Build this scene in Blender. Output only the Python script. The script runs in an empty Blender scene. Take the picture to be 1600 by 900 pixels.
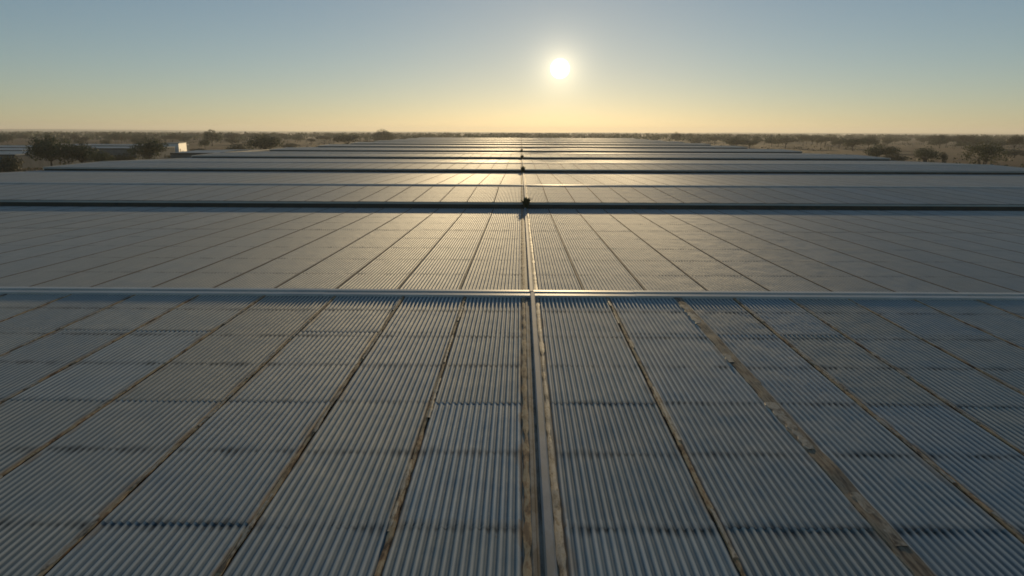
import bpy, math, random
from mathutils import Vector, noise

S = bpy.context.scene
COL = S.collection
R = math.radians
rng = random.Random(7)

# ------------------------------------------------------------------ camera
CAM_Z = 8.2                      # metres above the ground
cam_data = bpy.data.cameras.new("camera")
cam_data.sensor_width = 36.0
cam_data.lens = 24.0
cam_data.clip_start = 0.1
cam_data.clip_end = 60000.0
cam = bpy.data.objects.new("camera", cam_data)
COL.objects.link(cam)
from mathutils import Euler, Matrix
_m = Matrix.Rotation(R(0.66), 4, 'Z') @ Matrix.Rotation(R(90.0 - 12.85), 4, 'X') @ Matrix.Rotation(0.0035, 4, 'Z')
cam.matrix_world = Matrix.Translation((0, 0, CAM_Z)) @ _m
S.camera = cam

# ------------------------------------------------------------------ sky, sun, exposure
DISC, AUR1, AUR2 = 4.0, 0.8, 0.0
SUN_EL, SUN_AZ = R(4.97), R(3.12)          # azimuth from +Y towards +X
SUN_DIR = Vector((math.sin(SUN_AZ) * math.cos(SUN_EL), math.cos(SUN_AZ) * math.cos(SUN_EL), math.sin(SUN_EL)))
W = bpy.data.worlds.new("World")
S.world = W
W.use_nodes = True
wn = W.node_tree
wn.nodes.clear()
w_out = wn.nodes.new("ShaderNodeOutputWorld")
w_bg = wn.nodes.new("ShaderNodeBackground")
w_sky = wn.nodes.new("ShaderNodeTexSky")
w_sky.sky_type = 'NISHITA'
w_sky.sun_disc = False
w_sky.sun_elevation = SUN_EL
w_sky.sun_rotation = SUN_AZ
w_sky.altitude = 100.0
w_sky.air_density = 0.8
w_sky.dust_density = 0.11
w_sky.ozone_density = 2.0
w_bg.inputs['Strength'].default_value = 0.092
w_gam = wn.nodes.new("ShaderNodeGamma")          # a hazier, more even sky than the clear-air model gives
w_gam.inputs[1].default_value = 0.75
wn.links.new(w_sky.outputs[0], w_gam.inputs[0])
wn.links.new(w_gam.outputs[0], w_bg.inputs[0])
# the sun's own disc and the aureole round it, fixed to the sun's direction
w_geo = wn.nodes.new("ShaderNodeNewGeometry")
w_dot = wn.nodes.new("ShaderNodeVectorMath")
w_dot.operation = 'DOT_PRODUCT'
w_dot.inputs[1].default_value = -SUN_DIR
wn.links.new(w_geo.outputs['Incoming'], w_dot.inputs[0])


def w_math(op, a, b=None):
    n = wn.nodes.new("ShaderNodeMath")
    n.operation = op
    for i, v in enumerate((a, b)):
        if isinstance(v, (int, float)):
            n.inputs[i].default_value = v
        elif v is not None:
            wn.links.new(v, n.inputs[i])
    return n.outputs[0]


w_ang = w_math('ARCCOSINE', w_math('MINIMUM', w_dot.outputs['Value'], 1.0))
w_disc = wn.nodes.new("ShaderNodeMapRange")
w_disc.interpolation_type = 'SMOOTHSTEP'
wn.links.new(w_ang, w_disc.inputs[0])
for i, v in enumerate((R(0.50), R(0.85), DISC, 0.0)):
    w_disc.inputs[1 + i].default_value = v
w_aur = w_math('MULTIPLY', w_math('POWER', 2.718, w_math('MULTIPLY', w_ang, -1.0 / R(1.1))), AUR1)
w_aur2 = w_math('MULTIPLY', w_math('POWER', 2.718, w_math('MULTIPLY', w_ang, -1.0 / R(9.0))), AUR2)
w_sun = wn.nodes.new("ShaderNodeBackground")
w_sun.inputs[0].default_value = (1.0, 0.83, 0.52, 1)
wn.links.new(w_math('ADD', w_math('ADD', w_disc.outputs[0], w_aur), w_aur2), w_sun.inputs[1])
w_add = wn.nodes.new("ShaderNodeAddShader")
wn.links.new(w_bg.outputs[0], w_add.inputs[0])
wn.links.new(w_sun.outputs[0], w_add.inputs[1])
wn.links.new(w_add.outputs[0], w_out.inputs[0])

sl = bpy.data.lights.new("sun_lamp", 'SUN')
sl.energy = 2.0
sl.angle = R(0.5)
sl.color = (1.0, 0.75, 0.42)
so = bpy.data.objects.new("sun_lamp", sl)
COL.objects.link(so)
so.rotation_euler = (-SUN_DIR).to_track_quat('-Z', 'Y').to_euler()

S.view_settings.view_transform = 'Standard'
S.view_settings.look = 'None'
S.view_settings.exposure = 0.47
S.view_settings.gamma = 1.0
S.view_settings.use_curve_mapping = False
S.cycles.use_denoising = True
S.cycles.max_bounces = 6
S.cycles.volume_bounces = 1
S.cycles.filter_width = 1.7


# ------------------------------------------------------------------ helpers
class MB:
    def __init__(self):
        self.v, self.f, self.m = [], [], []

    def quad(self, a, b, c, d, mi=0):
        n = len(self.v)
        self.v += [a, b, c, d]
        self.f.append((n, n + 1, n + 2, n + 3))
        self.m.append(mi)

    def box(self, x0, y0, z0, x1, y1, z1, mi=0):
        n = len(self.v)
        self.v += [(x0, y0, z0), (x1, y0, z0), (x1, y1, z0), (x0, y1, z0), (x0, y0, z1), (x1, y0, z1), (x1, y1, z1), (x0, y1, z1)]
        for q in ((0, 3, 2, 1), (4, 5, 6, 7), (0, 1, 5, 4), (1, 2, 6, 5), (2, 3, 7, 6), (3, 0, 4, 7)):
            self.f.append(tuple(n + i for i in q))
            self.m.append(mi)

    def prism(self, prof, p0, p1, axis='x', caps=True):
        """closed profile [(u, w)] swept along one axis; u is the other horizontal axis, w is height"""
        n = len(self.v)
        k = len(prof)
        for t in (p0, p1):
            for (u, w) in prof:
                self.v.append((t, u, w) if axis == 'x' else (u, t, w))
        for i in range(k):
            j = (i + 1) % k
            self.f.append((n + i, n + j, n + k + j, n + k + i))
            self.m.append(0)
        if caps:
            self.f.append(tuple(n + i for i in reversed(range(k))))
            self.f.append(tuple(n + k + i for i in range(k)))
            self.m += [0, 0]

    def tube(self, pts, radii, seg=7):
        n0 = len(self.v)
        for i, p in enumerate(pts):
            p = Vector(p)
            d = (Vector(pts[min(i + 1, len(pts) - 1)]) - Vector(pts[max(i - 1, 0)])).normalized()
            a = d.orthogonal().normalized()
            b = d.cross(a)
            for s in range(seg):
                t = 2 * math.pi * s / seg
                self.v.append(tuple(p + (a * math.cos(t) + b * math.sin(t)) * radii[i]))
        for i in range(len(pts) - 1):
            for s in range(seg):
                s2 = (s + 1) % seg
                self.f.append((n0 + i * seg + s, n0 + i * seg + s2, n0 + (i + 1) * seg + s2, n0 + (i + 1) * seg + s))
                self.m.append(0)

    def mesh(self, name, mats, smooth=False):
        me = bpy.data.meshes.new(name)
        me.from_pydata(self.v, [], self.f)
        for m in (mats if isinstance(mats, (list, tuple)) else [mats]):
            me.materials.append(m)
        me.polygons.foreach_set('material_index', self.m)
        if smooth:
            me.polygons.foreach_set('use_smooth', [True] * len(me.polygons))
        me.update()
        return me


def put(name, me, parent=None, loc=(0, 0, 0), rot=(0, 0, 0), scale=(1, 1, 1), kind=None):
    o = bpy.data.objects.new(name, me)
    COL.objects.link(o)
    o.parent = parent
    o.location = loc
    o.rotation_euler = rot
    o.scale = scale
    if kind:
        o['kind'] = kind
    return o


def thing(name, label, cat, loc=(0, 0, 0), rotz=0.0, group=None):
    o = bpy.data.objects.new(name, None)
    COL.objects.link(o)
    o.location = loc
    o.rotation_euler = (0, 0, rotz)
    o.empty_display_size = 0.5
    o['label'] = label
    o['category'] = cat
    if group:
        o['group'] = group
    return o


def copy_thing(root, loc, rotz, scale, label=None, group=None):
    r = root.copy()
    COL.objects.link(r)
    r.location = loc
    r.rotation_euler = (0, 0, rotz)
    r.scale = scale
    if label:
        r['label'] = label
    if group:
        r['group'] = group
    for ch in KIDS[root.name]:
        c = ch.copy()
        COL.objects.link(c)
        c.parent = r
    return r


KIDS = {}


# ------------------------------------------------------------------ materials
def new_mat(name):
    m = bpy.data.materials.new(name)
    m.use_nodes = True
    nt = m.node_tree
    nt.nodes.clear()
    out = nt.nodes.new("ShaderNodeOutputMaterial")
    b = nt.nodes.new("ShaderNodeBsdfPrincipled")
    nt.links.new(b.outputs[0], out.inputs[0])
    return m, nt, b


def N(nt, t, **kw):
    n = nt.nodes.new(t)
    for k, v in kw.items():
        setattr(n, k, v)
    return n


def math_node(nt, op, a, b=None, clamp=False):
    n = nt.nodes.new("ShaderNodeMath")
    n.operation = op
    n.use_clamp = clamp
    for i, v in enumerate((a, b)):
        if v is None:
            continue
        if isinstance(v, (int, float)):
            n.inputs[i].default_value = v
        else:
            nt.links.new(v, n.inputs[i])
    return n.outputs[0]


def mix_col(nt, fac, a, b, blend='MIX'):
    n = nt.nodes.new("ShaderNodeMix")
    n.data_type = 'RGBA'
    n.blend_type = blend
    if isinstance(fac, (int, float)):
        n.inputs[0].default_value = fac
    else:
        nt.links.new(fac, n.inputs[0])
    for idx, v in ((6, a), (7, b)):
        if isinstance(v, tuple):
            n.inputs[idx].default_value = v if len(v) == 4 else (*v, 1)
        else:
            nt.links.new(v, n.inputs[idx])
    return n.outputs[2]


def mapr(nt, v, a, b, c, d):
    n = nt.nodes.new("ShaderNodeMapRange")
    nt.links.new(v, n.inputs[0])
    for i, x in enumerate((a, b, c, d)):
        n.inputs[1 + i].default_value = x
    return n.outputs[0]


def coords(nt, kind='Object', scale=(1, 1, 1), rand=True):
    tc = N(nt, "ShaderNodeTexCoord")
    mp = N(nt, "ShaderNodeMapping")
    nt.links.new(tc.outputs[kind], mp.inputs[0])
    mp.inputs['Scale'].default_value = scale
    if rand:
        oi = N(nt, "ShaderNodeObjectInfo")
        c = N(nt, "ShaderNodeCombineXYZ")
        r = math_node(nt, 'MULTIPLY', oi.outputs['Random'], 91.0)
        for i in range(3):
            nt.links.new(r, c.inputs[i])
        nt.links.new(c.outputs[0], mp.inputs['Location'])
    return mp.outputs[0]


def tex_noise(nt, vec, scale, detail=4.0, rough=0.55):
    n = N(nt, "ShaderNodeTexNoise")
    n.inputs['Scale'].default_value = scale
    n.inputs['Detail'].default_value = detail
    n.inputs['Roughness'].default_value = rough
    nt.links.new(vec, n.inputs['Vector'])
    return n.outputs[0]


PITCH, AMP = 0.071, 0.0125


def sheet_material(name, stain_step, stain_amt, side_amt, var):
    m, nt, b = new_mat(name)
    tc = N(nt, "ShaderNodeTexCoord")
    sep = N(nt, "ShaderNodeSeparateXYZ")
    nt.links.new(tc.outputs['Object'], sep.inputs[0])
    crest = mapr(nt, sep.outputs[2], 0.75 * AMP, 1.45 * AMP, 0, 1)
    blot = tex_noise(nt, coords(nt, scale=(1, .35, 1)), 2.2, 5, .6)
    streak = tex_noise(nt, coords(nt, scale=(22, .5, 1)), 1.0, 3, .6)
    fine = tex_noise(nt, coords(nt), 45, 3, .6)
    oi = N(nt, "ShaderNodeObjectInfo")
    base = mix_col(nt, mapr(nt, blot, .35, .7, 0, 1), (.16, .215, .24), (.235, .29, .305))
    dusty_lit = mix_col(nt, mapr(nt, streak, .3, .7, 0, 1), (.57, .545, .475), (.67, .64, .57))
    c = mix_col(nt, math_node(nt, 'MULTIPLY', crest, mapr(nt, blot, .3, .7, .5 + .45 * var, .3 + .35 * var)), base, dusty_lit)  # pale dust on crests; sunlit crests and shaded troughs painted in too
    tone = mapr(nt, oi.outputs['Random'], 0, 1, 1 - .07 * var, 1 + .07 * var)
    cc = N(nt, "ShaderNodeCombineXYZ")
    hue = math_node(nt, 'FRACT', math_node(nt, 'MULTIPLY', oi.outputs['Random'], 17.0))
    nt.links.new(math_node(nt, 'MULTIPLY', tone, mapr(nt, hue, 0, 1, 1 - .06 * var, 1 + .05 * var)), cc.inputs[0])
    nt.links.new(tone, cc.inputs[1])
    nt.links.new(math_node(nt, 'MULTIPLY', tone, mapr(nt, hue, 0, 1, 1 + .05 * var, 1 - .07 * var)), cc.inputs[2])
    c = mix_col(nt, 1.0, c, cc.outputs[0], 'MULTIPLY')
    # dirt lines that gather at the laps and over the purlins, in the valleys most
    yy = math_node(nt, 'PINGPONG', sep.outputs[1], stain_step / 2)
    wob = mapr(nt, tex_noise(nt, coords(nt, scale=(1, .3, 1)), 5.0, 3, .6), .3, .75, .0, .17)
    st = math_node(nt, 'LESS_THAN', yy, wob)
    soft = math_node(nt, 'SUBTRACT', 1.0, math_node(nt, 'DIVIDE', yy, math_node(nt, 'ADD', wob, .01)), clamp=True)
    st = math_node(nt, 'MULTIPLY', soft, mapr(nt, blot, .38, .6, .15, 1))
    st = math_node(nt, 'MULTIPLY', st, stain_amt)
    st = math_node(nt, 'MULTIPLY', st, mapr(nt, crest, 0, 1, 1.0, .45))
    edge = mapr(nt, sep.outputs[1], .02, .09 + .12 * (1 - var), .3 + .9 * (1 - var), 0)
    st = math_node(nt, 'MAXIMUM', st, math_node(nt, 'MULTIPLY', edge, mapr(nt, blot, .3, .6, .3, 1)))
    c = mix_col(nt, st, c, (.045, .05, .05))
    # brown run-off along the side edges of a sheet
    gen = N(nt, "ShaderNodeSeparateXYZ")
    nt.links.new(tc.outputs['Generated'], gen.inputs[0])
    side = math_node(nt, 'PINGPONG', gen.outputs[0], .5)
    sw = mapr(nt, tex_noise(nt, coords(nt, scale=(.5, .6, 1)), 2.2, 4, .6), .42, .72, 0, .11)
    sf = math_node(nt, 'SUBTRACT', 1.0, math_node(nt, 'DIVIDE', side, math_node(nt, 'ADD', sw, .004)), clamp=True)
    c = mix_col(nt, math_node(nt, 'MULTIPLY', sf, side_amt), c, (.30, .19, .10))
    # sparse rust specks
    sp = mapr(nt, tex_noise(nt, coords(nt, scale=(1, .5, 1)), 9, 5, .65), .69, .76, 0, .55)
    c = mix_col(nt, sp, c, (.20, .115, .06))
    bp = N(nt, "ShaderNodeBump")                   # sheets that are not quite flat
    bp.inputs['Strength'].default_value = .5
    bp.inputs['Distance'].default_value = .02
    nt.links.new(tex_noise(nt, coords(nt, scale=(1.3, .7, 1)), 2.0, 2, .5), bp.inputs['Height'])
    nt.links.new(bp.outputs[0], b.inputs['Normal'])
    nt.links.new(c, b.inputs['Base Color'])
    nt.links.new(mapr(nt, crest, 0, 1, .10, .04), b.inputs['Metallic'])
    b.inputs['Specular IOR Level'].default_value = .14
    rr = mapr(nt, fine, .3, .7, .58, .70)
    nt.links.new(math_node(nt, 'ADD', rr, mapr(nt, st, 0, 1, 0, .3), clamp=True), b.inputs['Roughness'])
    return m


def mottled(name, cols, scale=8.0, stretch=(1, .3, 1), rough=.7, metallic=0.0, bump=.0):
    m, nt, b = new_mat(name)
    v = coords(nt, scale=stretch)
    n1 = tex_noise(nt, v, scale, 6, .65)
    ramp = N(nt, "ShaderNodeValToRGB")
    ramp.color_ramp.elements[0].position = .38
    ramp.color_ramp.elements[1].position = .62
    ramp.color_ramp.elements[0].color = (*cols[0], 1)
    ramp.color_ramp.elements[1].color = (*cols[-1], 1)
    for i, c in enumerate(cols[1:-1]):
        e = ramp.color_ramp.elements.new(.38 + .24 * (i + 1) / (len(cols) - 1))
        e.color = (*c, 1)
    nt.links.new(n1, ramp.inputs[0])
    nt.links.new(ramp.outputs[0], b.inputs['Base Color'])
    b.inputs['Roughness'].default_value = rough
    b.inputs['Metallic'].default_value = metallic
    if bump:
        bp = N(nt, "ShaderNodeBump")
        bp.inputs['Strength'].default_value = bump
        bp.inputs['Distance'].default_value = .01
        nt.links.new(n1, bp.inputs['Height'])
        nt.links.new(bp.outputs[0], b.inputs['Normal'])
    return m


M = {}
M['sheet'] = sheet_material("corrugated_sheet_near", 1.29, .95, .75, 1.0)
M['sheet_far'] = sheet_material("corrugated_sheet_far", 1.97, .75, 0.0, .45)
M['seam'] = mottled("rusty_dirt", [(.09, .05, .025), (.36, .20, .09), (.50, .37, .21), (.40, .25, .12), (.15, .085, .04)], 7, (1, .35, 1), .8)
M['seam_thin'] = mottled("dark_joint", [(.10, .08, .06), (.17, .135, .09), (.13, .10, .075)], 5, (1, .3, 1), .8)
M['tape'] = mottled("peeling_tape", [(.07, .05, .03), (.34, .27, .18), (.46, .39, .29), (.14, .10, .06)], 6, (1.5, .5, 1), .65, 0, .3)
M['board'] = mottled("weathered_strip", [(.06, .045, .03), (.20, .14, .08), (.30, .24, .16), (.13, .10, .06)], 9, (2.2, .22, 1), .75, 0, .4)
M['cap'] = mottled("cap_metal", [(.18, .21, .23), (.27, .29, .30), (.22, .22, .20)], 3, (1, .3, 1), .7, .05)
M['flash'] = mottled("flashing_metal", [(.15, .12, .085), (.28, .25, .20), (.34, .31, .25)], 5, (1, .4, 1), .75, .0)
M['ridge'] = mottled("ridge_metal", [(.46, .46, .43), (.56, .55, .50), (.50, .48, .42)], 1.5, (.3, 1, 1), .55, .05)
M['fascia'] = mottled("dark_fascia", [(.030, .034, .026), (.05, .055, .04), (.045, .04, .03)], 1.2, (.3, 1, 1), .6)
M['drip'] = mottled("drip_edge", [(.42, .45, .42), (.52, .54, .50)], 1.2, (.3, 1, 1), .5, .3)
M['barge'] = mottled("pale_barge", [(.46, .40, .32), (.55, .49, .40)], .7, (1, .3, 1), .5)
M['wall'] = mottled("shed_wall", [(.11, .12, .11), (.16, .165, .15)], .6, (1, 1, .4), .7)
M['white'] = mottled("white_wall", [(.62, .58, .53), (.74, .70, .65)], .5, (1, 1, .5), .6)
M['bark'] = mottled("bark", [(.05, .038, .028), (.11, .085, .06)], 4, (1, 1, .3), .9)


def leaf_mat(name, a, b_):
    m, nt, b = new_mat(name)
    n1 = tex_noise(nt, coords(nt), .8, 3, .6)
    c = mix_col(nt, mapr(nt, n1, .35, .65, 0, 1), a, b_)
    nt.links.new(c, b.inputs['Base Color'])
    b.inputs['Roughness'].default_value = .65
    out = [n for n in nt.nodes if n.type == 'OUTPUT_MATERIAL'][0]
    tr = N(nt, "ShaderNodeBsdfTranslucent")
    nt.links.new(c, tr.inputs[0])
    mx = N(nt, "ShaderNodeMixShader")
    mx.inputs[0].default_value = .25
    nt.links.new(b.outputs[0], mx.inputs[1])
    nt.links.new(tr.outputs[0], mx.inputs[2])
    nt.links.new(mx.outputs[0], out.inputs[0])
    return m


M['leaf'] = leaf_mat("leaves_dark", (.038, .055, .018), (.075, .095, .034))
M['leaf_olive'] = leaf_mat("leaves_olive", (.06, .062, .026), (.11, .10, .045))
M['leaf_light'] = leaf_mat("leaves_light", (.075, .09, .03), (.13, .13, .055))

# ------------------------------------------------------------------ the roof's profile (metres, fitted to the photograph)
Y0, P, NEAR, H = 4.617, 26.517, 8.26, 3.2
RISE, FALL, STEP_N = 0.1309, 0.3135, 0.0899
T_NEAR = RISE / NEAR
T_FAR = FALL / (P - NEAR)
XL, XR = -40.0, 44.5
GUT = 0.30                      # width of the gutter at the foot of each step
NB = 11


def z_near(k, y):
    return CAM_Z - H + k * STEP_N + (y - (Y0 + k * P)) * T_NEAR


def z_far(k, y):
    return CAM_Z - H + k * STEP_N + RISE - (y - (Y0 + k * P + NEAR)) * T_FAR


# ------------------------------------------------------------------ ground, hills
def ground_material():
    m, nt, b = new_mat("dry_ground")
    tc = N(nt, "ShaderNodeTexCoord")
    big = N(nt, "ShaderNodeTexNoise")
    big.inputs['Scale'].default_value = .006
    big.inputs['Detail'].default_value = 5
    mp = N(nt, "ShaderNodeMapping")
    mp.inputs['Scale'].default_value = (.5, 1.6, 1)
    nt.links.new(tc.outputs['Object'], mp.inputs[0])
    nt.links.new(mp.outputs[0], big.inputs['Vector'])
    mid = tex_noise(nt, mp.outputs[0], .05, 6, .65)
    small = tex_noise(nt, tc.outputs['Object'], 1.2, 4, .6)
    c = mix_col(nt, mapr(nt, big.outputs[0], .38, .62, 0, 1), (.105, .050, .023), (.055, .042, .018))
    c = mix_col(nt, mapr(nt, mid, .48, .66, 0, .8), c, (.15, .085, .038))
    c = mix_col(nt, mapr(nt, mid, .30, .42, .7, 0), c, (.028, .028, .013))
    c = mix_col(nt, mapr(nt, small, .3, .7, 0, .35), c, (.042, .028, .015))
    nt.links.new(c, b.inputs['Base Color'])
    b.inputs['Roughness'].default_value = 1.0
    b.inputs['Specular IOR Level'].default_value = .1
    return m


GR = 5900.0
mb = MB()
rings = [0, 60, 150, 300, 600, 1200, 2500, 4000, GR]
seg = 64
for i, r in enumerate(rings):
    for s in range(seg):
        a = 2 * math.pi * s / seg
        mb.v.append((r * math.cos(a), r * math.sin(a), 0.0))
for i in range(len(rings) - 1):
    for s in range(seg):
        s2 = (s + 1) % seg
        mb.f.append((i * seg + s, (i + 1) * seg + s, (i + 1) * seg + s2, i * seg + s2))
        mb.m.append(0)
M['ground'] = ground_material()
put("ground", mb.mesh("ground", M['ground']), kind='structure')

mb = MB()
n = 160
for j, (dist, hh) in enumerate(((4200, 0.0), (4700, .75), (5200, 1.0), (5700, 0.0))):
    for i in range(n + 1):
        a = R(-62 + 124 * i / n)
        h = 10 + 4 * noise.noise((a * 3.1, j * .3, 1.7)) + 3 * noise.noise((a * 11, j, 4.2))
        h += 6 * max(0, -a) / R(40)
        mb.v.append((dist * math.sin(a), dist * math.cos(a), max(0, h) * hh - (0.3 if hh == 0 else 0)))
for j in range(3):
    for i in range(n):
        a = j * (n + 1) + i
        mb.f.append((a, a + 1, a + n + 2, a + n + 1))
        mb.m.append(0)
M['hills'] = mottled("far_hills", [(.05, .055, .03), (.09, .085, .05)], .01, (1, 1, 1), 1.0)
put("hills", mb.mesh("hills", M['hills'], True), kind='structure')


# ------------------------------------------------------------------ corrugated sheets
_sheet_cache = {}


def sheet_mesh(n, length, mat, segs=8, pitch=PITCH):
    key = (n, round(length, 3), mat.name, segs)
    if key in _sheet_cache:
        return _sheet_cache[key]
    mb = MB()
    k = n * segs
    lip = .002
    rows = ((0.0, -lip), (0.0, 0.0), (0.0, 0.0), (length, 0.0), (length, 0.0), (length, -lip))
    for (y, dz) in rows:
        for i in range(k + 1):
            x = i * pitch / segs
            z = AMP * (1 - math.cos(2 * math.pi * i / segs))
            mb.v.append((x, y, z + dz))
    for r in (0, 2, 4):             # the folded ends keep vertices of their own, so that they do not bend the shading
        for i in range(k):
            a = r * (k + 1) + i
            mb.f.append((a, a + 1, a + k + 2, a + k + 1))
            mb.m.append(0)
    me = mb.mesh("roof_sheet", mat)
    me.polygons.foreach_set('use_smooth', [k <= i < 2 * k for i in range(3 * k)])
    _sheet_cache[key] = me
    return me


def lay_near(parent, k, x0, x1, y0, y1, mat, name="roof_sheet", segs=8, jitter=True, kind=None):
    """a sheet on the side of the roof that rises away from the camera"""
    w = x1 - x0
    n = max(1, round(w / PITCH))
    me = sheet_mesh(n, y1 - y0, mat, segs)
    lift = .001
    j = rng.uniform(-.002, .002) if jitter else 0
    return put(name, me, parent, (x0, y0 + (rng.uniform(-.012, .012) if jitter else 0), z_near(k, y0) + lift + j),
               (math.atan(T_NEAR) - lift / (y1 - y0), 0, rng.uniform(-.0012, .0012) if jitter else 0), (w / (n * PITCH), 1, 1), kind)


def lay_far(parent, k, x0, x1, y0, y1, mat, name="roof_sheet", segs=8, jitter=True, kind=None):
    w = x1 - x0
    n = max(1, round(w / PITCH))
    me = sheet_mesh(n, y1 - y0, mat, segs)
    lift = .001
    j = rng.uniform(-.002, .002) if jitter else 0
    return put(name, me, parent, (x1, y1, z_far(k, y1) + lift + j),
               (math.atan(T_FAR) - lift / (y1 - y0), 0, math.pi), (w / (n * PITCH), 1, 1), kind)


def ribbon(w0, length, step, wob_w, wob_x, h, seed, y_start=0.0, sag=.25):
    """a ragged strip along +y, slightly domed, with closed edges"""
    mb = MB()
    ns = max(2, int(length / step))
    r = random.Random(seed)
    for i in range(ns + 1):
        y = y_start + length * i / ns
        nz = noise.noise((seed * 1.7, y * 1.1, .3))
        n2 = noise.noise((seed * 3.1 + 9, y * 3.7, .7))
        c = wob_x * nz
        hw = .5 * w0 * (1 + wob_w * (n2 + .5 * r.uniform(-1, 1)))
        hw = max(.004, hw)
        hh = h * (1 + .35 * noise.noise((seed, y * 2.3, 5)))
        for (fx, fz) in ((-1, 0), (-.86, .8), (0, 1), (.86, .75), (1, 0)):
            mb.v.append((c + fx * hw, y, hh * fz))
    for i in range(ns):
        for q in range(4):
            a = i * 5 + q
            mb.f.append((a, a + 1, a + 6, a + 5))
            mb.m.append(0)
    return mb


# columns of sheets: joints of the foreground slope as measured, all other slopes on a regular module
near_joints = [(-12.30, .05), (-11.06, .05), (-9.82, .05), (-8.58, .05), (-7.35, .05), (-6.13, .05), (-4.86, .06), (-3.51, .065), (-2.21, .07), (-1.04, .075)]
near_joints_r = [(1.667, .075), (3.0, .17), (4.06, .085), (5.11, .06), (6.22, .055), (7.45, .05), (8.63, .05), (9.87, .05), (11.1, .05), (12.3, .05)]
near_joints = [(x, w * .8) for (x, w) in near_joints]
near_joints_r = [(x, w * (.8 if w < .15 else .95)) for (x, w) in near_joints_r]
CL, CR = 0.035, 0.365            # edges of the centre flashing
MOD, JW = 1.235, .03
left_edges = [CL - MOD * i for i in range(1, 33)]            # to about -39.5
right_edges = [1.27 + MOD * i for i in range(0, 35)]

thin_me = {}


def thin_strip(length):
    key = round(length, 2)
    if key not in thin_me:
        thin_me[key] = ribbon(JW * 1.3, length, .6, .35, .006, .012, 31 + len(thin_me)).mesh("seam_strip", M['seam_thin'])
    return thin_me[key]


# ------------------------------------------------------------------ the row of sheds
ORD = ["nearest", "second", "third", "fourth", "fifth", "sixth", "seventh", "eighth", "ninth", "tenth", "farthest"]
NOTES = ["grey corrugated shed roof with rusty peeling joints filling the foreground",
         "grey shed roof just behind the nearest step, sunlit sheets and a bright ridge line",
         "shed roof behind the second dark step, sheet joints still showing near the glare",
         "shed roof behind the third dark step, a narrow band with bright sun glint",
         "thin shed roof band behind the fourth dark step from the foreground",
         "thin shed roof band behind the fifth dark step from the foreground",
         "very thin shed roof band behind the sixth dark step from the foreground",
         "very thin shed roof band behind the seventh dark step from the foreground",
         "sliver of shed roof, third from the far end of the row",
         "sliver of shed roof, next to last at the far end of the row",
         "last shed roof of the row, at the foot of the far trees"]
GRP = "long corrugated sheds standing side by side"


def ridge_mesh(x0, x1):
    mb = MB()
    hh = .024
    a, b = -T_NEAR, -T_FAR
    # wings follow the two slopes; a raised seam runs between them
    prof = [(-.27, -.012), (-.27, hh + .016), (-.255, hh + .024), (-.11, hh + .026), (-.10, hh + .020), (-.095, hh - .010), (.035, hh - .008), (.04, hh + .024), (.05, hh + .030), (.20, hh + .026), (.25, hh + .010), (.25, -.012)]
    mb.prism(prof, x0, x1, 'x')
    return mb.mesh("ridge_cap", M['ridge'])


RIDGE = ridge_mesh(XL, XR)
RLEN = (XR - XL) / 14
RIDGE_PIECE = ridge_mesh(-.03, RLEN + .03)
_cm = {}


def centre_parts(parent, k, y0, y1, zf, tilt, far):
    L = y1 - y0
    key = round(L, 2)
    if key not in _cm:
        a = MB()
        a.prism([(-.045, 0), (-.045, .040), (-.030, .052), (.030, .052), (.045, .040), (.045, 0)], 0, L, 'y')
        b = MB()
        b.prism([(-.165, .002), (-.165, .010), (-.10, .014), (-.085, .026), (-.055, .026), (-.048, .010), (.05, .010), (.08, .012), (.165, .012), (.165, .002)], 0, L, 'y')
        c = ribbon(.065, L, .16, .55, .012, .020, 3 + len(_cm))
        d = ribbon(.06, L, .16, .6, .014, .018, 13 + len(_cm))
        _cm[key] = (a.mesh("centre_cap", M['cap']), b.mesh("centre_flashing", M['flash']), c.mesh("dirt_strip", M['seam']), d.mesh("dirt_strip", M['tape']))
    a, b, c, d = _cm[key]
    xc = .20
    s = 1
    y, rot = (y1, (tilt, 0, math.pi)) if far else (y0, (tilt, 0, 0))
    z = zf(k, y)
    put("centre_flashing", b, parent, (xc, y, z), rot)
    put("centre_cap", a, parent, (xc + .045 if not far else xc + .03, y, z + .012), rot)
    if k <= 2:
        put("dirt_strip", c, parent, (xc - .125, y, z + .006), rot)
        put("dirt_strip", d, parent, (xc + .130, y, z + .006), rot)


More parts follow.
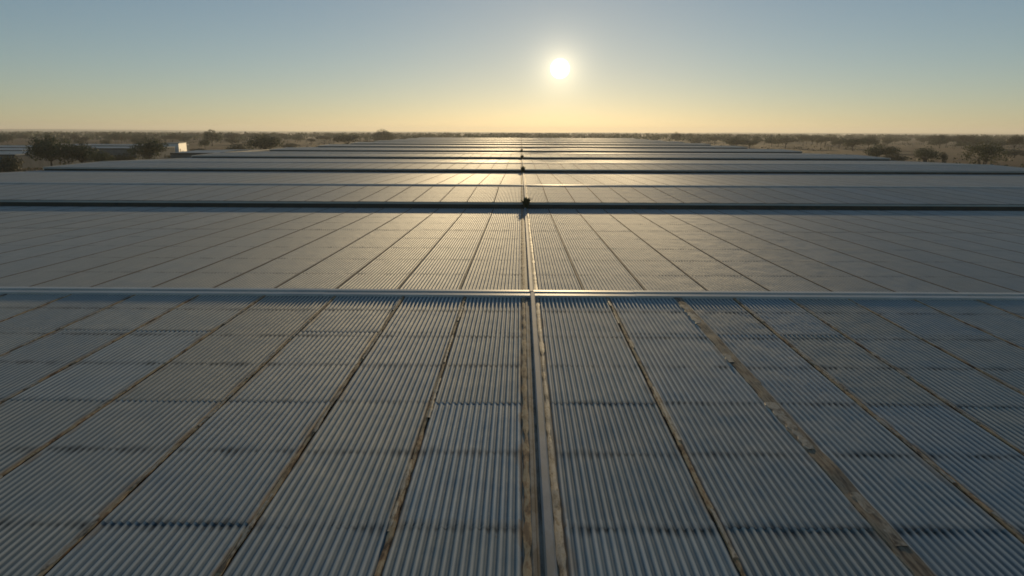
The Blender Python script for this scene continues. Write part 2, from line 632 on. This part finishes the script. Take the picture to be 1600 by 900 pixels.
def make_shed(k):
    ya = Y0 + k * P
    yr = ya + NEAR
    ye = ya + P - GUT
    yn = ya if k else -8.0
    t = thing("shed", (ORD[k] + " " if k in (0, 10) else "") + NOTES[k] if k not in (0, 10) else NOTES[k], "shed", (0, 0, 0), 0, GRP)
    # --- roof sheets
    if k == 0:
        rows = [(-8.0, -2.7), (-2.8, -.1), (-.2, 2.56), (2.46, 5.17), (5.07, 7.70), (7.60, 10.46), (10.36, yr - .02)]
        js = near_joints + [(CL, 0)]
        for (xa, wa), (xb, wb) in zip(js[:-1], js[1:]):
            for (p, q) in rows[2:]:
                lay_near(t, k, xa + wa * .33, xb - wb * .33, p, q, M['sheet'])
        js = [(CR, 0)] + near_joints_r
        for (xa, wa), (xb, wb) in zip(js[:-1], js[1:]):
            for (p, q) in rows[2:]:
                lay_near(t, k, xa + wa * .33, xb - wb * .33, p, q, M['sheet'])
        for (x0, x1) in ((XL, near_joints[0][0]), (near_joints_r[-1][0], XR)):
            lay_near(t, k, x0, x1, -.2, yr - .02, M['sheet'], "roof_sheeting", 6, False, "stuff")
        lay_near(t, k, XL, XR, -8.0, -.1, M['sheet'], "roof_sheeting", 6, False, "stuff")
        # joint strips: rusty dirt with remnants of pale sealing tape
        for i, (x, w) in enumerate(near_joints + near_joints_r):
            wide = w > .15
            me = ribbon(w * (1.1 if wide else .72), 13.0, .10, .35 if not wide else .18, .012 if not wide else .02, .016 if not wide else .024, 101 + i).mesh("seam_strip", M['board'] if wide else M['seam'])
            put("seam_strip", me, t, (x, -.3, z_near(k, -.3) + .013), (math.atan(T_NEAR), 0, 0))
            if abs(x) < 9:
                y = 1.5 + rng.uniform(0, 1.0)
                while y < 12.0:
                    L = rng.uniform(.35, 1.5)
                    L = min(L, 12.5 - y)
                    me = ribbon(w * rng.uniform(.5, .8), L, .07, .6, .012, .012, rng.randrange(9999)).mesh("sealing_tape", M['tape'])
                    put("sealing_tape", me, t, (x + rng.uniform(-.35, .35) * w, y, z_near(k, y) + .021 + (.007 if wide else 0)), (math.atan(T_NEAR), 0, 0))
                    y += L + rng.uniform(.3, 1.6)
    else:
        if k <= 3:
            edges = sorted(left_edges + [CL])
            pairs = list(zip(edges[:-1], edges[1:]))
            e2 = [CR] + right_edges
            pairs += list(zip(e2[:-1], e2[1:]))
            for (xa, xb) in pairs:
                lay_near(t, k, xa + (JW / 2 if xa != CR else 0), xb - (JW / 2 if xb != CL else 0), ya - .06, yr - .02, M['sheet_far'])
            lay_near(t, k, XL, edges[0], ya - .06, yr - .02, M['sheet_far'], "roof_sheeting", 6, False, "stuff")
            lay_near(t, k, right_edges[-1], XR, ya - .06, yr - .02, M['sheet_far'], "roof_sheeting", 6, False, "stuff")
            for x in left_edges + right_edges:
                put("seam_strip", thin_strip(NEAR - .05), t, (x, ya, z_near(k, ya) + .016), (math.atan(T_NEAR), 0, 0))
        else:
            lay_near(t, k, XL, CL, ya - .06, yr - .02, M['sheet_far'], "roof_sheeting", 6, False, "stuff")
            lay_near(t, k, CR, XR, ya - .06, yr - .02, M['sheet_far'], "roof_sheeting", 6, False, "stuff")
    lap = yr + 9.85
    if k <= 3:
        le = [x for x in left_edges if k or x > -27.5]
        re_ = [x for x in right_edges if k or x < 27.5]
        edges = sorted(le + [CL])
        pairs = list(zip(edges[:-1], edges[1:])) + list(zip(([CR] + re_)[:-1], re_))
        rows = [(yr + .02, lap + .05), (lap - .05, ye)] if k < 3 else [(yr + .02, ye)]
        for (xa, xb) in pairs:
            for (p, q) in rows:
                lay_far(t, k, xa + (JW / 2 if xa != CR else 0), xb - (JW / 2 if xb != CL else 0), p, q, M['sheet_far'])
        lay_far(t, k, XL, edges[0], yr + .02, ye, M['sheet_far'], "roof_sheeting", 6, False, "stuff")
        lay_far(t, k, re_[-1], XR, yr + .02, ye, M['sheet_far'], "roof_sheeting", 6, False, "stuff")
        L = ye - yr - .04
        for x in le + re_:
            put("seam_strip", thin_strip(L), t, (x, ye - .01, z_far(k, ye) + .016), (math.atan(T_FAR), 0, math.pi))
    else:
        lay_far(t, k, XL, CL, yr + .02, ye, M['sheet_far'], "roof_sheeting", 6, False, "stuff")
        lay_far(t, k, CR, XR, yr + .02, ye, M['sheet_far'], "roof_sheeting", 6, False, "stuff")
    # --- ridge and centre flashing
    if k < 3:                                      # lapped lengths, each a little out of line
        for i in range(14):
            put("ridge_cap", RIDGE_PIECE, t, (XL + i * RLEN, yr + rng.uniform(-.008, .008), z_near(k, yr) + (.004 if i % 2 else 0) + rng.uniform(0, .002)), (0, rng.uniform(-.0004, .0004), rng.uniform(-.0012, .0012)))
    else:
        put("ridge_cap", RIDGE, t, (0, yr, z_near(k, yr)))
    centre_parts(t, k, yn if k == 0 else ya - .05, yr - .03, z_near, math.atan(T_NEAR), False)
    centre_parts(t, k, yr + .03, ye - .02, z_far, math.atan(T_FAR), True)
    # --- step: drip edge, dark fascia, gutter trough at the foot
    zt = z_near(k, ya if k else yn)
    yf = ya if k else yn
    mb = MB()
    mb.box(XL, yf - .05, zt - .085, XR, yf - .012, zt - .002)
    put("drip_edge", mb.mesh("drip_edge", M['drip']), t)
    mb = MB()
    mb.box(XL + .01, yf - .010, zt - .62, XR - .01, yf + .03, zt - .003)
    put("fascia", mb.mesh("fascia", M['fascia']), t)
    zf = z_far(k, ye)
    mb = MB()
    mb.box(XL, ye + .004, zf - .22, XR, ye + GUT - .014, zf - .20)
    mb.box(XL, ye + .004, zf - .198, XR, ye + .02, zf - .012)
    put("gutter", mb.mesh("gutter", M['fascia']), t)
    # --- sides
    for s, x in ((-1, XL), (1, XR)):
        mb = MB()
        xo, xi = (x - .10, x - .002) if s < 0 else (x + .002, x + .10)
        for (p, q, zz) in ((yf, yr, z_near), (yr, ye, z_far)):
            a0, a1 = zz(k, p), zz(k, q)
            n = len(mb.v)
            mb.v += [(xo, p, a0 - .18), (xi, p, a0 - .18), (xi, q, a1 - .18), (xo, q, a1 - .18), (xo, p, a0 + .05), (xi, p, a0 + .05), (xi, q, a1 + .05), (xo, q, a1 + .05)]
            for f in ((0, 3, 2, 1), (4, 5, 6, 7), (0, 1, 5, 4), (1, 2, 6, 5), (2, 3, 7, 6), (3, 0, 4, 7)):
                mb.f.append(tuple(n + i for i in f))
                mb.m.append(0)
        put("barge_flashing", mb.mesh("barge_flashing", M['barge']), t)
        mb = MB()
        xw = x + .06 * (-s)
        n = len(mb.v)
        for xx in ((xw - .05, xw + .05)):
            mb.v += [(xx, yf + .05, -.2), (xx, ye + GUT - .05, -.2), (xx, ye + GUT - .05, zf - .25), (xx, ye, zf - .05), (xx, yr, z_near(k, yr) - .05), (xx, yf + .05, zt - .05)]
        mb.f += [(0, 1, 2, 3, 4, 5), (11, 10, 9, 8, 7, 6)] + [(i, i + 6, (i + 1) % 6 + 6, (i + 1) % 6) for i in range(6)]
        mb.m += [0] * 8
        put("side_wall", mb.mesh("side_wall", M['wall']), t)
    if k in (0, NB - 1):
        mb = MB()
        yw = yf + .10 if k == 0 else ye + GUT - .1
        zw = zt - .7 if k == 0 else zf - .25
        mb.box(XL + .2, yw, -.2, XR - .2, yw + .1, zw)
        put("end_wall", mb.mesh("end_wall", M['wall']), t)
    return t


for k in range(NB):
    make_shed(k)


# ------------------------------------------------------------------ weeds rooted in the gutters on the centre line
def weed_mesh(seed, hgt, spread, nblade):
    r = random.Random(seed)
    mb = MB()
    for i in range(nblade):
        a = r.uniform(0, 2 * math.pi)
        tip = Vector((math.cos(a) * spread * r.uniform(.15, 1), math.sin(a) * spread * r.uniform(.15, .8), hgt * r.uniform(.45, 1)))
        base = Vector((r.uniform(-.05, .05), r.uniform(-.04, .04), 0))
        mid = base.lerp(tip, .55) + Vector((0, 0, hgt * .18))
        side = Vector((-math.sin(a), math.cos(a), 0)) * r.uniform(.02, .045)
        nn = len(mb.v)
        mb.v += [tuple(base - side * .5), tuple(base + side * .5), tuple(mid + side), tuple(mid - side), tuple(tip)]
        mb.f += [(nn, nn + 1, nn + 2, nn + 3), (nn + 3, nn + 2, nn + 4)]
        mb.m += [0, 0]
    return mb.mesh("weed_tuft", M['leaf'])


WN = ["dark leafy weed growing out of the gutter at the nearest step, on the centre flashing",
      "dark weed tuft at the second step, on the centre flashing line",
      "small weed tuft at the third step, on the centre flashing line",
      "tiny weed tuft at the fourth step, on the centre flashing line"]
for k in range(1, 5):
    y = Y0 + k * P
    o = put("weed_tuft", weed_mesh(50 + k, .60, .36, 110), None, (.27 if k == 1 else .2, y - .16, z_near(k, y) - .30))
    o['label'] = WN[k - 1]
    o['category'] = "weed"
    o['group'] = "weeds growing in the gutters"


# ------------------------------------------------------------------ trees
def crown_mesh(seed, blobs, n, leaf, mat):
    r = random.Random(seed)
    mb = MB()
    wts = [b[3] * b[3] * b[4] for b in blobs]
    for i in range(n):
        (cx, cy, cz, rx, rz) = r.choices(blobs, wts)[0]
        d = Vector((r.gauss(0, 1), r.gauss(0, 1), r.gauss(0, 1))).normalized()
        rad = r.random() ** .38
        lump = 1 + .28 * noise.noise(d * 2.3 + Vector((cx, cy, seed)))
        p = Vector((cx + d.x * rx * rad * lump, cy + d.y * rx * rad * lump, cz + d.z * rz * rad * lump))
        nrm = (d + Vector((r.uniform(-1, 1), r.uniform(-1, 1), r.uniform(-.6, 1)))).normalized()
        u = nrm.orthogonal().normalized()
        v = nrm.cross(u)
        ang = r.uniform(0, 6.28)
        u, v = u * math.cos(ang) + v * math.sin(ang), v * math.cos(ang) - u * math.sin(ang)
        s = leaf * r.uniform(.5, 1.3)
        mb.quad(tuple(p - u * s), tuple(p - v * s * .6), tuple(p + u * s), tuple(p + v * s * .6))
    return mb.mesh("crown", mat)


def trunk_mesh(seed, h, r0, blobs, multi=1):
    r = random.Random(seed)
    mb = MB()
    for m_ in range(multi):
        lean = Vector((r.uniform(-.15, .15), r.uniform(-.15, .15), 1)) if multi == 1 else Vector((r.uniform(-.4, .4), r.uniform(-.4, .4), 1))
        top = lean * h
        mb.tube([(0, 0, -.2), tuple(lean * h * .35), tuple(lean * h * .7), tuple(top)], [r0 * 1.25, r0 * .9, r0 * .7, r0 * .45])
    for b in blobs:
        q = Vector((b[0], b[1], b[2]))
        st = lean * h * .75
        mb.tube([tuple(st), tuple(st.lerp(q, .55) + Vector((0, 0, .12))), tuple(q)], [r0 * .45, r0 * .28, r0 * .1], 5)
    return mb.mesh("trunk", M['bark'])


def make_blobs(seed, w, zc, rz, nb, flat=False):
    r = random.Random(seed)
    out = []
    for i in range(nb):
        a = 2 * math.pi * i / nb + r.uniform(-.5, .5)
        q = r.uniform(.35, .75) * w / 2
        out.append((math.cos(a) * q, math.sin(a) * q, zc + r.uniform(-.35, .35) * rz, w * r.uniform(.2, .3), rz * r.uniform(.5, .75)))
    out.append((0, 0, zc + .25 * rz, w * .28, rz * .8))
    return out


def proto(name, seed, h, w, trunk_h, n, leaf, mat, nb=7, multi=1):
    rz = (h - trunk_h) / 2
    blobs = make_blobs(seed, w, trunk_h + rz, rz, nb)
    t = thing(name, "prototype", "tree")
    a = put("trunk", trunk_mesh(seed, max(trunk_h, h * .4), max(.12, h * .028), blobs, multi), t)
    b = put("crown", crown_mesh(seed, blobs, n, leaf, mat), t)
    KIDS[t.name] = [a, b]
    t['size'] = h
    return t


# unit prototypes (height 6 m); each is used as a real tree the first time it is placed
PROTO = {
    'broad': lambda s: proto("broadleaf_tree", s, 6.0, 7.0, .9, 3200, .19, M['leaf']),
    'round': lambda s: proto("round_tree", s, 6.0, 6.2, 1.2, 3200, .18, M['leaf']),
    'acacia': lambda s: proto("flat_topped_tree", s, 6.0, 8.5, 2.6, 2600, .19, M['leaf_olive'], 8),
    'multi': lambda s: proto("multi_stemmed_tree", s, 6.0, 6.8, 1.8, 2400, .17, M['leaf_light'], 7, 4),
    'bush': lambda s: proto("bush", s, 3.0, 5.0, .2, 1800, .16, M['leaf_olive'], 6),
    'slim': lambda s: proto("slender_tree", s, 6.0, 3.0, 1.0, 1400, .16, M['leaf_olive'], 4),
}
_first = {}
BASE_H = {'broad': 6.0, 'round': 6.0, 'acacia': 6.0, 'multi': 6.0, 'bush': 3.0, 'slim': 6.0}
BASE_W = {'broad': 7.0, 'round': 6.2, 'acacia': 8.5, 'multi': 6.8, 'bush': 5.0, 'slim': 3.0}


def plant(kind, x, y, h, w, label, group, var=0):
    key = (kind, var)
    sc = (w / BASE_W[kind], w / BASE_W[kind], h / BASE_H[kind])
    rot = rng.uniform(0, 6.28)
    if key not in _first:
        t = PROTO[kind](rng.randrange(9999))
        _first[key] = t
        t.location = (x, y, 0)
        t.rotation_euler = (0, 0, rot)
        t.scale = sc
        t['label'] = label
        t['group'] = group
        if kind == 'bush':
            t['category'] = "bush"
    else:
        t = copy_thing(_first[key], (x, y, 0), rot, sc, label, group)
    return t


F = 1067.0
YAW = R(.66)


def at_px(px, d):
    """ground position at distance d in the direction of picture column px (of 1600)"""
    a = math.atan((px - 800) / (F * 1.025)) - YAW
    return math.sin(a) * d / math.cos(a), d


G1 = "trees beside the sheds on the left"
G2 = "trees beside the sheds on the right"
G3 = "trees at the far end of the sheds"
# (kind, variant, column, distance, height m, width m, label, group)
TREES = [
    ('bush', 0, 6, 120, 4.2, 5.0, "dark bush at the left edge of the picture below the neighbouring sheds", G1),
    ('broad', 0, 72, 138, 7.2, 8.6, "tall dark tree in front of the striped neighbouring roofs, largest on the left", G1),
    ('slim', 0, 74, 175, 7.6, 3.2, "slender treetop rising behind the largest dark tree on the left", G1),
    ('broad', 1, 120, 142, 5.9, 7.0, "dark tree standing right beside the largest tree on the left", G1),
    ('multi', 0, 152, 135, 4.6, 5.6, "yellowish green low tree right of the two dark trees on the left", G1),
    ('bush', 1, 186, 150, 3.6, 6.2, "brownish bush between the yellowish tree and the tree left of the white building", G1),
    ('broad', 2, 228, 165, 6.6, 8.2, "dark tree standing left of the white building", G1),
    ('bush', 2, 275, 185, 2.6, 6.0, "low bush at the foot of the white building", G1),
    ('round', 0, 329, 390, 9.2, 10.5, "round tree standing alone above the skyline right of the white building", G1),
    ('bush', 3, 306, 235, 2.6, 7.0, "scrubby bush right of the white building", G1),
    ('bush', 4, 370, 240, 4.2, 9.0, "bush merging into the dense dark tree beside the left roof edge", G1),
    ('round', 1, 411, 232, 7.3, 11.5, "dense dark tree rising just above the left roof edge, right of the round tree", G1),
    ('bush', 5, 450, 330, 3.0, 9.0, "low bush left of the pale field", G1),
    ('acacia', 0, 540, 330, 7.0, 14.5, "wide low tree standing by the left roof edge beyond the pale field", G1),
    ('bush', 6, 570, 360, 3.8, 9.0, "bush trailing right of the wide low tree", G1),
    ('round', 2, 597, 480, 10.0, 16.0, "large rounded tree on the skyline near the far left roof corner", G1),
    ('bush', 7, 632, 520, 4.2, 10.0, "small bush right of the large rounded skyline tree", G3),
    ('round', 0, 654, 600, 6.6, 8.5, "small round tree, first in the row at the far roof end", G3),
    ('round', 1, 669, 620, 7.2, 5.0, "narrow round tree, second in the row at the far roof end", G3),
    ('bush', 8, 684, 640, 5.2, 7.5, "low crown, third in the row at the far roof end", G3),
    ('slim', 1, 698, 650, 8.4, 3.5, "thin tree with an airy top, last in the row at the far roof end", G3),
    ('acacia', 1, 877, 760, 7.0, 11.0, "small tree directly below the sun at the far end of the roofs", G3),
    ('bush', 9, 898, 780, 5.0, 9.0, "low bush right of the small tree below the sun", G3),
    ('slim', 2, 922, 800, 6.4, 5.0, "tiny tree right of the bush below the sun", G3),
    ('round', 1, 1056, 520, 9.0, 7.8, "dark round tree standing alone right of the sun near the roof end", G3),
    ('bush', 10, 1088, 480, 4.8, 8.5, "green bush right of the lone dark round tree", G2),
    ('acacia', 2, 1117, 500, 6.0, 12.0, "flat crowned tree at the far right roof corner", G2),
    ('bush', 11, 1146, 430, 4.4, 10.0, "bush below the flat crowned tree at the far right roof corner", G2),
    ('broad', 1, 1172, 380, 4.8, 10.0, "green tree left of the taller dark crown on the right", G2),
    ('acacia', 3, 1228, 400, 6.0, 15.5, "wide dark crown over the brown field beside the right roof edge", G2),
    ('acacia', 4, 1290, 420, 6.4, 13.0, "flat crown behind the brown field, right of the wide dark crown", G2),
    ('round', 3, 1334, 330, 6.4, 11.0, "green rounded crown behind the dark bush tree on the right", G2),
    ('round', 2, 1376, 205, 5.4, 9.6, "dark bushy tree by the right roof edge, leftmost of the near ones", G2),
    ('bush', 12, 1402, 190, 3.0, 6.5, "bush at the foot of the dark bushy tree by the right roof edge", G2),
    ('multi', 1, 1452, 180, 5.0, 7.4, "loose olive tree between the dark bushy tree and the sapling", G2),
    ('slim', 3, 1479, 172, 4.0, 2.0, "thin sapling standing in the bare field on the right", G2),
    ('multi', 2, 1541, 158, 6.7, 8.4, "tall spreading tree with several stems near the right edge", G2),
    ('slim', 4, 1470, 420, 8.0, 5.5, "narrow treetop poking above the skyline behind the sapling", G2),
    ('acacia', 5, 1508, 400, 7.8, 8.0, "flat treetop on the skyline left of the tall spreading tree", G2),
    ('acacia', 0, 1586, 300, 7.6, 7.5, "airy treetop on the skyline at the right edge", G2),
    ('bush', 13, 1590, 250, 3.0, 8.0, "low bush in the field at the right edge", G2),
]
for (kind, var, px, d, h, w, lab, grp) in TREES:
    x, y = at_px(px, d)
    plant(kind, x, y, h, w, lab, grp, var)

# farther trees, one object each, that nothing tells apart
LOOK = {'round': 'rounded', 'acacia': 'flat topped', 'broad': 'broad spreading'}
for i in range(150):
    px = rng.uniform(-40, 640)
    d = 320 + 520 * rng.random() ** .8
    if d < 430 and 420 < px < 560:
        d += 200
    x, y = at_px(px, d)
    if x > -62:
        continue
    h = rng.uniform(4.0, 7.2)
    kd = rng.choice(['round', 'acacia', 'broad'])
    plant(kd, x, y, h, h * rng.uniform(1.1, 1.9), 'small ' + LOOK[kd] + ' tree in the far tree belt left of the sheds', "far tree belt on the left", rng.randrange(2))
for i in range(150):
    px = rng.uniform(1060, 1660)
    d = 360 + 560 * rng.random() ** .8
    x, y = at_px(px, d)
    if x < 62:
        continue
    h = rng.uniform(4.0, 7.2)
    kd = rng.choice(['round', 'acacia', 'broad'])
    plant(kd, x, y, h, h * rng.uniform(1.1, 1.9), 'small ' + LOOK[kd] + ' tree in the far tree belt right of the sheds', "far tree belt on the right", rng.randrange(2))

# the woods beyond read as one mass
mb = MB()
r = random.Random(5)
for i in range(5200):
    a = R(r.uniform(-52, 52))
    d = 620 + 2600 * r.random() ** 1.2
    x, y = d * math.sin(a), d * math.cos(a)
    dens = noise.noise((x * .0022, y * .0022, 2.0))
    if dens < -.25:
        continue
    h = r.uniform(4, 8)
    w = h * r.uniform(.5, 1.2)
    for j in range(16):
        p = Vector((x + r.gauss(0, w * .45), y + r.gauss(0, w * .45), max(.6, h * (.25 + .65 * r.random()))))
        nrm = Vector((r.uniform(-1, 1), r.uniform(-1, 1), r.uniform(-.3, 1))).normalized()
        u = nrm.orthogonal().normalized()
        v = nrm.cross(u)
        s = r.uniform(.8, 1.7)
        mb.quad(tuple(p - u * s), tuple(p - v * s * .7), tuple(p + u * s), tuple(p + v * s * .7))
put("woodland", mb.mesh("woodland", M['leaf']), kind='stuff')

# dry scrub dotted over the fields
mb = MB()
for i in range(2600):
    side = r.choice((-1, 1))
    a = side * R(r.uniform(8, 48))
    d = 90 + 600 * r.random() ** 1.3
    x, y = d * math.sin(a), d * math.cos(a)
    if -55 < x < 60 and y < 320:
        continue
    if noise.noise((x * .012, y * .012, 7.0)) < .0:
        continue
    h = r.uniform(.4, 1.5)
    for j in range(8):
        p = Vector((x + r.gauss(0, h * .6), y + r.gauss(0, h * .6), h * r.uniform(.1, .9)))
        nrm = Vector((r.uniform(-1, 1), r.uniform(-1, 1), r.uniform(-.3, 1))).normalized()
        u = nrm.orthogonal().normalized()
        v = nrm.cross(u)
        s = r.uniform(.2, .45)
        mb.quad(tuple(p - u * s), tuple(p - v * s * .7), tuple(p + u * s), tuple(p + v * s * .7))
put("scrub", mb.mesh("scrub", M['leaf_olive']), kind='stuff')


# ------------------------------------------------------------------ neighbouring buildings on the left
def side_shed(label, x0, x1, y0, depth, zt, ridge_h, group):
    t = thing("neighbouring_shed", label, "shed", (0, 0, 0), 0, group)
    yr = y0 + depth * .35
    for (p, q, za, zb) in ((y0, yr, zt, zt + ridge_h), (yr, y0 + depth - .5, zt + ridge_h, zt - .12)):
        L = math.hypot(q - p, zb - za)
        n = int((x1 - x0) / .3)
        mb = MB()
        for yy, z in ((p, za), (q, zb)):
            for i in range(n + 1):
                mb.v.append((x0 + (x1 - x0) * i / n, yy, z + (.03 if i % 2 else 0)))
        for i in range(n):
            mb.f.append((i, i + 1, n + 2 + i, n + 1 + i))
            mb.m.append(0)
        put("roof_sheeting", mb.mesh("roof_sheeting", M['sheet_far']), t)
    mb = MB()
    mb.box(x0, y0 - .06, zt - .35, x1, y0 - .01, zt + .02)
    put("fascia", mb.mesh("fascia", M['fascia']), t)
    mb = MB()
    mb.box(x0, y0 + .02, -.2, x1, y0 + .15, zt - .36)
    put("front_wall", mb.mesh("front_wall", M['wall']), t)
    for xx in (x0, x1 - .12):
        mb = MB()
        mb.box(xx, y0 + .16, -.2, xx + .12, y0 + depth - .6, zt - .15)
        put("side_wall", mb.mesh("side_wall", M['wall']), t)
    mb = MB()
    mb.box(x1 + .01, y0 - .05, zt - .2, x1 + .12, y0 + depth - .5, zt + .06)
    put("barge_flashing", mb.mesh("barge_flashing", M['barge']), t)
    mb = MB()
    mb.box(x0, yr - .2, zt + ridge_h + .005, x1, yr + .2, zt + ridge_h + .06)
    put("ridge_cap", mb.mesh("ridge_cap", M['ridge']), t)
    return t


GN = "neighbouring sheds beyond the trees on the left"
for i, (yy, lab) in enumerate(((150, "blue grey neighbouring shed roof at the left edge, nearest of its row"),
                               (180, "blue grey neighbouring shed roof at the left edge, middle of its row"),
                               (210, "blue grey neighbouring shed roof at the left edge, farthest of its row"))):
    side_shed(lab, -260, -110 - 20 * i, yy, 29, 3.1 + .08 * i, .28, GN)
side_shed("grey roof strip glimpsed between the dark trees left of the white building, nearer one", -128, -109, 196, 23, 3.4, .3, GN)
side_shed("grey roof strip glimpsed between the dark trees left of the white building, farther one", -172, -128, 242, 26, 3.2, .3, GN)
side_shed("low shed with a blue grey roof between the round tree and the dense dark tree", -76, -66, 150, 34, 3.6, .2, "low sheds right of the white building")

# white building, one wall catching the sun
x, y = at_px(276, 222)
t = thing("white_building", "small white box building with one sunlit wall beside a dark tree", "building", (x, y, 0), math.atan2(.30, .95))
# local +x faces the sun side
mb = MB()
mb.box(-4.7, 0, -.2, 0, 16, 4.3)
put("wall", mb.mesh("wall", M['white']), t)
mb = MB()
mb.box(-4.85, -.15, 4.302, .15, 16.15, 4.48)
put("roof", mb.mesh("roof", M['wall']), t)
mb = MB()
mb.box(.004, 1.5, 0, .04, 3.6, 2.6)
put("door", mb.mesh("door", M['flash']), t)

# ------------------------------------------------------------------ haze
mb = MB()
mb.box(-6100, -6100, -1.0, 6100, 6100, 45.0)
m = bpy.data.materials.new("haze")
m.use_nodes = True
nt = m.node_tree
nt.nodes.clear()
out = nt.nodes.new("ShaderNodeOutputMaterial")
pv = nt.nodes.new("ShaderNodeVolumePrincipled")
pv.inputs['Color'].default_value = (.9, .9, .88, 1)
pv.inputs['Density'].default_value = .00022
pv.inputs['Anisotropy'].default_value = .4
nt.links.new(pv.outputs[0], out.inputs['Volume'])
put("haze", mb.mesh("haze", m), kind='stuff')
